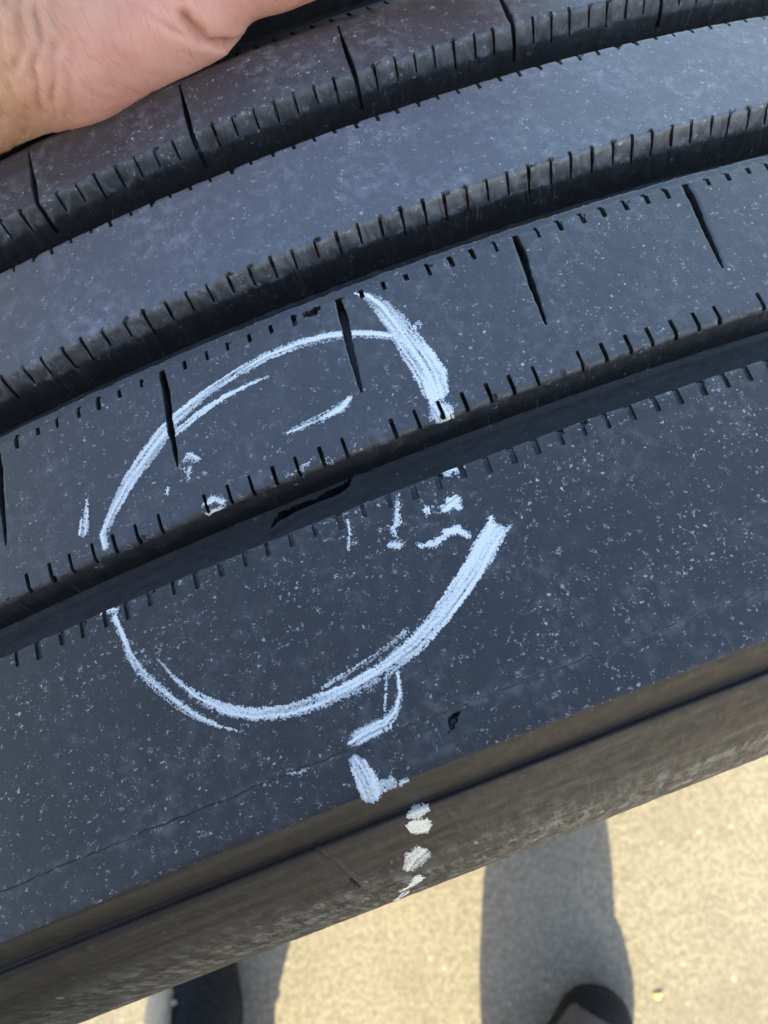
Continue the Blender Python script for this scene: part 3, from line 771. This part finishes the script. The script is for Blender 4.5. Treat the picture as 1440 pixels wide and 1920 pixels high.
def relax(V, F, it, w=0.5):
    E = np.concatenate([F[:, [0, 1]], F[:, [1, 2]], F[:, [2, 3]], F[:, [3, 0]]])
    n = len(V); deg = np.bincount(E.ravel(), minlength=n)[:, None].astype(float)
    for _ in range(it):
        s = np.zeros_like(V)
        for c in range(3):
            s[:, c] = np.bincount(E[:, 0], V[E[:, 1], c], n) + np.bincount(E[:, 1], V[E[:, 0], c], n)
        V = V + w * (s / np.maximum(deg, 1) - V)
    return V

def normals(V, F):
    nrm = np.cross(V[F[:, 2]] - V[F[:, 0]], V[F[:, 3]] - V[F[:, 1]])
    N = np.zeros_like(V)
    for c in range(3):
        for k in range(4): N[:, c] += np.bincount(F[:, k], nrm[:, c], len(V))
    return N / (np.linalg.norm(N, axis=1, keepdims=True) + 1e-12)

def poly3(P3, pts):
    best = np.full(len(P3), 1e9); al = np.zeros(len(P3))
    for i, (a, b) in enumerate(zip(pts[:-1], pts[1:])):
        a = np.array(a, float); b = np.array(b, float); d = b - a
        t = np.clip(((P3 - a) @ d) / (d @ d), 0, 1)
        r = np.linalg.norm(P3 - a - t[:, None] * d, axis=1)
        m = r < best; best[m] = r[m]; al[m] = (i + t[m]) / (len(pts) - 1)
    return best, al

# ------------------------------------------------------------------ the photographer
# frame of the figure: r to the figure's right, f the way it faces
Fv = np.array([0.39, 0.92]); Rv = np.array([0.92, -0.39])
BASE = np.array([-0.30, -0.42])          # ground point between the feet
def W(r, f, z, rad=None):
    """figure frame (metres, from the tyre's origin) -> coordinates relative to the figure's base"""
    q = r * Rv + f * Fv - BASE
    return (q[0], q[1], z) if rad is None else (q[0], q[1], z, rad)

CREASES = [([(7.5, 61.5, 1.5), (3.8, 56.5, 6.5), (0.8, 55.0, 10.6), (-1.1, 55.2, 14.5), (-1.5, 56.2, 17.7)], 1.3, 1.5),
           ([(-33.5, 62.0, 30.2), (-35.8, 58.1, 26.4), (-40.4, 55.5, 20.6)], 0.9, 0.55),
           ([(-30.1, 60.9, 29.7), (-32.6, 56.4, 24.9), (-37.6, 53.8, 17.8), (-39.8, 53.8, 8.6)], 0.8, 0.6),
           ([(-26.8, 60.3, 28.7), (-29.2, 56.3, 24.9), (-33.5, 53.5, 19.2)], 0.7, 0.42),
           ([(-28.0, 56.1, 24.5), (-34.4, 52.7, 15.8), (-39.6, 54.6, 5.3)], 0.7, 0.38),
           ([(-35.5, 52.6, 12.5), (-31.7, 53.1, 5.3), (-29.0, 54.5, 2.0)], 0.5, 0.28),
           ([(-28.6, 52.3, 14.9), (-25.4, 52.9, 7.4), (-22.5, 54.0, 3.5)], 0.5, 0.26),
           ([(-20.8, 55.7, 21.6), (-16.4, 54.0, 12.3), (-13.5, 54.5, 6.0)], 0.5, 0.22),
           ([(-9.5, 57.5, 20.8), (-4.7, 55.2, 14.9), (-2.1, 54.8, 11.9)], 0.7, 0.5),
           ([(-42.0, 54.1, 11.9), (-47.4, 58.1, 1.4)], 0.6, 0.35),
           ([(-44.0, 60.0, 28.0), (-46.5, 57.0, 20.0), (-49.0, 56.5, 10.0)], 0.8, 0.5),
           ([(-38.5, 60.5, 28.5), (-41.5, 57.2, 23.0), (-44.0, 55.0, 14.0)], 0.6, 0.4)]

def build_person():
    parts = []
    # left forearm and hand, fine
    V, F = surface_nets(hand_sdf, (-215, 30, -60), (105, 200, 125), 0.95)
    V = relax(V, F, 3)
    # finer quads where the picture looks closest
    N = normals(V, F)
    disp = np.zeros(len(V))
    near = (V[:, 0] > -75) & (V[:, 0] < 60) & (V[:, 1] < 90)
    Pn = V[near]; dn = np.zeros(len(Pn))
    for pts, wd, dp in CREASES:
        Pw = Pn + 0.9 * np.stack([vnoise(Pn[:, 1] * 0.3, Pn[:, 2] * 0.3, 61), vnoise(Pn[:, 0] * 0.3, Pn[:, 2] * 0.3, 62), 0 * Pn[:, 0]], 1)
        r, al = poly3(Pw, pts)
        dn -= 1.5 * dp * np.exp(-(r / wd) ** 2) * np.clip(np.minimum(al, 1 - al) * 6 + 0.45, 0, 1)
        dn += 0.25 * dp * np.exp(-((r - 2.0 * wd) / (1.3 * wd)) ** 2)
    dn += 0.35 * fbm(Pn[:, 0] * 0.11, Pn[:, 2] * 0.11 + Pn[:, 1] * 0.05, 71) + 0.10 * fbm(Pn[:, 0] * 0.5, Pn[:, 2] * 0.5 + Pn[:, 1] * 0.2, 72)
    cc = Pn[:, 0] - 0.467 * (Pn[:, 2] - 30) + 1.6 * fbm(Pn[:, 2] * 0.13, Pn[:, 1] * 0.1, 81)
    rg = np.random.RandomState(4)
    for c0 in np.cumsum(rg.uniform(1.4, 3.4, 17)) - 66:
        dn -= rg.uniform(0.25, 0.75) * np.exp(-((cc - c0) / rg.uniform(0.5, 0.8)) ** 2) * np.clip(0.5 + 1.2 * fbm(Pn[:, 2] * 0.12 + c0, Pn[:, 1] * 0.08, 83), 0, 1)
    c2 = Pn[:, 0] + 0.62 * (Pn[:, 2] - 12) + 1.2 * fbm(Pn[:, 2] * 0.15, Pn[:, 0] * 0.1, 85)
    for c0 in np.cumsum(rg.uniform(2.0, 5.0, 15)) - 52:
        dn -= rg.uniform(0.10, 0.32) * np.exp(-((c2 - c0) / 0.6) ** 2) * np.clip(0.3 + 1.3 * fbm(Pn[:, 2] * 0.1 + c0, Pn[:, 0] * 0.05, 87), 0, 1)
    low = 0.35 * fbm(Pn[:, 0] * 0.11, Pn[:, 2] * 0.11 + Pn[:, 1] * 0.05, 71)
    crease = np.zeros(len(V)); crease[near] = np.clip((low - dn - 0.12) / 0.9, 0, 1)
    disp[near] = dn
    V = V + N * disp[:, None]
    palm = sstep(-46, -27, V[:, 0] + 0.25 * (12 - V[:, 2]) + 3 * vnoise(V[:, 2] * 0.1, V[:, 1] * 0.1, 5)) * sstep(34, 17, V[:, 2]) * sstep(95, 75, V[:, 1])
    Vw = V * MM; Vw[:, 2] += 1.02; Vw[:, 0] -= BASE[0]; Vw[:, 1] -= BASE[1]
    parts.append((Vw, F, palm)); CR = crease
    # the rest of the skin: head, neck, arms, coarse
    sl = W(-0.26, -0.35, 1.37); sr = W(0.13, -0.35, 1.37)
    el = (-0.382 - BASE[0], 0.021 - BASE[1], 1.17)
    fm = (-0.230 - BASE[0], 0.060 - BASE[1], 1.105)
    head = W(-0.065, -0.25, 1.62)
    er = W(0.245, -0.31, 1.09); wr = W(0.15, -0.27, 1.15)
    def skin(p):
        d = chain(p, [W(-0.075, -0.45, 1.02, 0.11), W(-0.07, -0.39, 1.25, 0.125), W(-0.068, -0.33, 1.44, 0.055), W(-0.066, -0.28, 1.55, 0.052)], 0.06)
        d = smin(d, rcone(p, W(-0.066, -0.27, 1.66), W(-0.065, -0.24, 1.60), 0.095, 0.075), 0.03)
        d = smin(d, rcone(p, W(-0.065, -0.21, 1.555), W(-0.065, -0.20, 1.55), 0.035, 0.03), 0.03)     # chin
        d = smin(d, rcone(p, W(-0.065, -0.165, 1.63), W(-0.065, -0.148, 1.595), 0.012, 0.017), 0.012)    # nose
        for s in (-1, 1):
            d = smin(d, rcone(p, W(-0.065 + s * 0.088, -0.26, 1.64), W(-0.065 + s * 0.09, -0.265, 1.60), 0.016, 0.012), 0.006)  # ears
            e = np.sqrt(((p - np.array(W(-0.065 + s * 0.032, -0.158, 1.645), np.float32)) ** 2).sum(-1)) - 0.014
            d = np.maximum(d, -e)
        mth = rcone(p, W(-0.085, -0.158, 1.572), W(-0.045, -0.158, 1.572), 0.005, 0.005)
        d = np.maximum(d, -mth)
        d = smin(d, chain(p, [(*sl, 0.055), (*el, 0.043), (*fm, 0.036)], 0.02), 0.03)
        d = smin(d, chain(p, [(*sr, 0.055), (*er, 0.043), (*wr, 0.028)], 0.02), 0.03)
        return d
    V, F = surface_nets(skin, (-0.25, -0.32, 0.9), (0.75, 0.60, 1.80), 0.0075)
    V = relax(V, F, 2)
    parts.append((V, F, np.full(len(V), 0.2)))
    # right hand, closed loosely beside the lens
    wr3 = np.array(wr)
    def rh(p):
        q = lambda r, f, z, rad: (*(wr3 + np.array([r * Rv[0] + f * Fv[0], r * Rv[1] + f * Fv[1], z])), rad)
        d = chain(p, [q(0, 0, 0, .028), q(-.02, .05, .03, .026), q(-.03, .075, .045, .020)], .01)
        for i in range(4):
            o = (i - 1.5) * 0.021
            d = smin(d, chain(p, [q(-.025 + o * .3, .075, .045 + o, .0105), q(-.045 + o * .3, .105, .045 + o, .0095), q(-.072, .105, .04 + o, .0085), q(-.083, .085, .038 + o, .0075)], .003), .004)
        d = smin(d, chain(p, [q(-.01, .03, .055, .014), q(-.04, .035, .085, .0105), q(-.07, .05, .10, .0085)], .004), .008)
        return d
    V, F = surface_nets(rh, tuple(wr3 - 0.14), tuple(wr3 + 0.16), 0.003)
    V = relax(V, F, 1)
    parts.append((V, F, np.full(len(V), 0.4)))
    off = 0; VV = []; FF = []; PA = []
    for V, F, a in parts:
        VV.append(V); FF.append(F + off); PA.append(a); off += len(V)
    body = mesh_obj('person', np.concatenate(VV), np.concatenate(FF), M['skin'], None, None, True)
    at = body.data.attributes.new('palm', 'FLOAT', 'POINT')
    at.data.foreach_set('value', np.concatenate(PA).astype(np.float32))
    at = body.data.attributes.new('crease', 'FLOAT', 'POINT')
    cr = np.zeros(off, np.float32); cr[:len(CR)] = CR
    at.data.foreach_set('value', cr)
    body.location = (BASE[0], BASE[1], 0)
    tag(body, 'person standing over the tyre, left hand pressed on the tread', 'person')
    # hair
    def hair(p):
        d = rcone(p, W(-0.066, -0.285, 1.685), W(-0.066, -0.27, 1.66), 0.098, 0.098)
        cut = rcone(p, W(-0.065, -0.14, 1.58), W(-0.065, -0.14, 1.66), 0.10, 0.085)
        return np.maximum(np.maximum(d, -cut), 1.60 - p[..., 2])
    V, F = surface_nets(hair, (0.0, -0.2, 1.5), (0.5, 0.35, 1.82), 0.007)
    mesh_obj('hair', relax(V, F, 1), F, M['hair'], body)
    # shirt with short sleeves
    def shirt(p):
        d = chain(p, [W(-0.15, -0.47, 0.90, 0.115), W(-0.14, -0.40, 1.22, 0.125), W(-0.17, -0.36, 1.36, 0.085)], 0.05)
        d = smin(d, chain(p, [W(0.0, -0.47, 0.90, 0.115), W(-0.0, -0.40, 1.22, 0.125), W(0.04, -0.36, 1.36, 0.085)], 0.05), 0.06)
        d = smin(d, rcone(p, W(-0.068, -0.35, 1.38), W(-0.067, -0.325, 1.46), 0.085, 0.07), 0.05)
        a = np.array(sl); b = np.array(el); m = a + 0.62 * (b - a)
        d = smin(d, rcone(p, tuple(a), tuple(m), 0.075, 0.066), 0.05)
        a = np.array(sr); b = np.array(er); m = a + 0.62 * (b - a)
        d = smin(d, rcone(p, tuple(a), tuple(m), 0.075, 0.066), 0.05)
        w = 0.006 * np.sin(p[..., 2] * 70 + 9 * np.sin(p[..., 0] * 11) + 5 * p[..., 1])
        d = d + w
        neck = rcone(p, W(-0.067, -0.30, 1.46), W(-0.066, -0.27, 1.56), 0.062, 0.09)
        return np.maximum(np.maximum(d, -neck), 0.84 - p[..., 2])
    V, F = surface_nets(shirt, (-0.32, -0.34, 0.8), (0.75, 0.55, 1.55), 0.009)
    mesh_obj('shirt', relax(V, F, 1), F, M['shirt'], body)
    # trousers
    toes = {'right': (np.array([0.042, -0.312]), 24.0), 'left': (np.array([-0.395, -0.095]), -8.0)}
    def foot(side):
        t, a = toes[side]; a = math.radians(a)
        d = Fv / np.linalg.norm(Fv); n = np.array([d[1], -d[0]])
        d2 = d * math.cos(a) + n * math.sin(a)
        return t - BASE, d2
    ank = {}
    for s in ('right', 'left'):
        t, d = foot(s); ank[s] = t - 0.205 * d
    hipl = W(-0.165, -0.50, 0.90); hipr = W(0.01, -0.50, 0.90)
    def trousers(p):
        res = None
        for s, hip in (('left', hipl), ('right', hipr)):
            a = ank[s]; knee = np.array([(a[0] * 0.5 + hip[0] * 0.5) + 0.05 * Fv[0], (a[1] * 0.5 + hip[1] * 0.5) + 0.05 * Fv[1]])
            e = chain(p, [(a[0], a[1], 0.05, 0.059), (a[0], a[1], 0.16, 0.062), (knee[0], knee[1], 0.50, 0.072), (hip[0], hip[1], 0.86, 0.105)], 0.03)
            res = e if res is None else smin(res, e, 0.03)
        res = smin(res, rcone(p, hipl, hipr, 0.115, 0.115), 0.05)
        w = 0.013 * np.sin(p[..., 2] * 44 + 7 * np.sin(p[..., 0] * 17 + p[..., 1] * 13)) * np.clip(1.2 - 2.0 * p[..., 2], 0.2, 1)
        return np.maximum(np.maximum(res + w, 0.035 - p[..., 2]), p[..., 2] - 0.98)
    V, F = surface_nets(trousers, (-0.42, -0.36, 0.02), (0.45, 0.30, 1.0), 0.008)
    mesh_obj('trousers', relax(V, F, 1), F, M['trousers'], body)
    # shoes
    for s in ('left', 'right'):
        t, d = foot(s); n = np.array([d[1], -d[0]]); sg = -1 if s == 'left' else 1    # n points to the figure's right
        def L(a, b, z, rad=None):
            q = t - a * d + b * n
            return (q[0], q[1], z) if rad is None else (q[0], q[1], z, rad)
        lo = np.array([t[0] - 0.36, t[1] - 0.36, -0.002]); hi = np.array([t[0] + 0.2, t[1] + 0.2, 0.16])
        def last(p, g):
            e = chain(p, [L(0.045, -sg * 0.004, 0.03, 0.040 + g), L(0.09, 0.0, 0.035, 0.046 + g), L(0.16, 0.0, 0.05, 0.040 + g), L(0.25, 0.0, 0.045, 0.036 + g)], 0.02)
            return e
        def upper(p):
            e = smin(last(p, 0.0), chain(p, [L(0.15, 0, 0.06, 0.036), L(0.21, 0, 0.09, 0.042)], 0.02), 0.03)
            return np.maximum(np.maximum(e, 0.022 - p[..., 2]), p[..., 2] - 0.125)
        def sole(p):
            return np.maximum(np.maximum(last(p, 0.004), p[..., 2] - 0.027), 0.001 - p[..., 2])
        def local(p):
            q = p[..., :2] - t.astype(np.float32)
            return -(q @ d.astype(np.float32)), q @ n.astype(np.float32)
        def cap(p):
            a, b = local(p)
            return np.maximum(np.maximum(np.maximum(last(p, 0.0025), 0.050 - p[..., 2]), a - 0.10), 0.030 - a)
        V, F = surface_nets(sole, lo, hi, 0.005); so = mesh_obj('sole', relax(V, F, 1), F, M['sole'], None)
        V, F = surface_nets(upper, lo, hi, 0.005); up = mesh_obj('shoe', relax(V, F, 1), F, M['shoe'], body)
        so.parent = up
        if s == 'right':
            up['label'] = 'black shoe with a beige grey toe cap'
        else:
            up['label'] = 'black shoe with white laces and a beige outer panel'
        V, F = surface_nets(cap, lo, hi, 0.0035)
        if s == 'right': mesh_obj('toe_cap', relax(V, F, 1), F, M['toe'], up)
        def panel(p):
            a, b = local(p)
            return np.maximum(np.maximum(np.maximum(last(p, 0.008), 0.02 - p[..., 2]), 0.055 - a), np.maximum(a - 0.21, 0.012 - sg * b))
        V, F = surface_nets(panel, lo, hi, 0.0045); mesh_obj('side_panel', relax(V, F, 1), F, M['beige'], up)
        for i in range(4 if s == 'right' else 2):
            def lace(p, i=i):
                a0 = (0.095 if s == 'right' else 0.05) + i * 0.022; z0 = (0.081 if s == 'right' else 0.073) + i * 0.009
                if s == 'left':
                    return chain(p, [L(a0 + 0.006 * i, -0.034, z0 - 0.016, 0.0035), L(a0 + 0.004, -0.024, z0 - 0.006, 0.0042), L(a0 - 0.003, -0.008, z0 + 0.001, 0.0032)], 0.004)
                return chain(p, [L(a0, -0.022, z0 - 0.004, 0.0045), L(a0 + 0.004, 0.0, z0 + 0.004, 0.0045), L(a0, 0.022, z0 - 0.004, 0.0045)], 0.004)
            V, F = surface_nets(lace, lo, hi, 0.0032); mesh_obj('lace', V, F, M['lace'], up)
    return body
person = build_person()

# small yellow petal lying on the ground
def petal():
    a = np.linspace(0, 2 * math.pi, 13)[:-1]
    rr = 0.0058 * (1 + 0.25 * np.sin(3 * a + 1))
    top = np.stack([rr * np.cos(a), 0.8 * rr * np.sin(a), 0.0016 + 0.0012 * np.cos(2 * a)], 1)
    bot = top * [1, 1, 0]; 
    V = np.concatenate([top, bot, [[0, 0, 0.0035]], [[0, 0, 0]]])
    F = []
    for i in range(12):
        j = (i + 1) % 12
        F += [(i, j, 24), (12 + j, 12 + i, 25), (i, 12 + i, 12 + j), (i, 12 + j, j)]
    V = V * [0.85, 0.85, 0.5]
    o = mesh_obj('petal', V, np.array(F), M['yellow'])
    o.location = (0.087, -0.338, 0.0)
    tag(o, 'tiny yellow petal lying on the sunlit concrete', 'petal')
petal()

# the phone taking the picture, lens corner just behind the viewpoint
def phone():
    mw = cam.matrix_world.to_3x3()
    w, hgt, th, rad = 0.072, 0.147, 0.008, 0.011
    a = []
    for cx, cy, a0 in ((w / 2 - rad, hgt / 2 - rad, 0), (-w / 2 + rad, hgt / 2 - rad, 90), (-w / 2 + rad, -hgt / 2 + rad, 180), (w / 2 - rad, -hgt / 2 + rad, 270)):
        for k in range(6):
            t = math.radians(a0 + 18 * k); a.append((cx + rad * math.cos(t), cy + rad * math.sin(t)))
    a = np.array(a); n = len(a)
    rings = [(0.94, 0.0), (0.99, 0.0008), (1.0, 0.002), (1.0, th - 0.002), (0.99, th - 0.0008), (0.94, th)]
    V = np.concatenate([np.c_[a * np.array([1 - (1 - k) * 0.5, 1 - (1 - k) * 0.25]), np.full(n, z)] for k, z in rings])
    F = [tuple(int(x) for x in f) for f in grid_faces(len(rings), n, True)]
    me = bpy.data.meshes.new('phone')
    me.from_pydata(V.tolist(), [], F + [tuple(range(n))[::-1], tuple(range((len(rings) - 1) * n, len(rings) * n))])
    me.materials.append(M['phone'])
    o = bpy.data.objects.new('phone', me); COL.objects.link(o)
    o.matrix_world = Matrix.Translation(cam.matrix_world.translation + mw @ Vector((-0.019, -0.056, 0.006))) @ mw.to_4x4()
    tag(o, 'dark phone held above the tread by the photographer', 'phone')
phone()
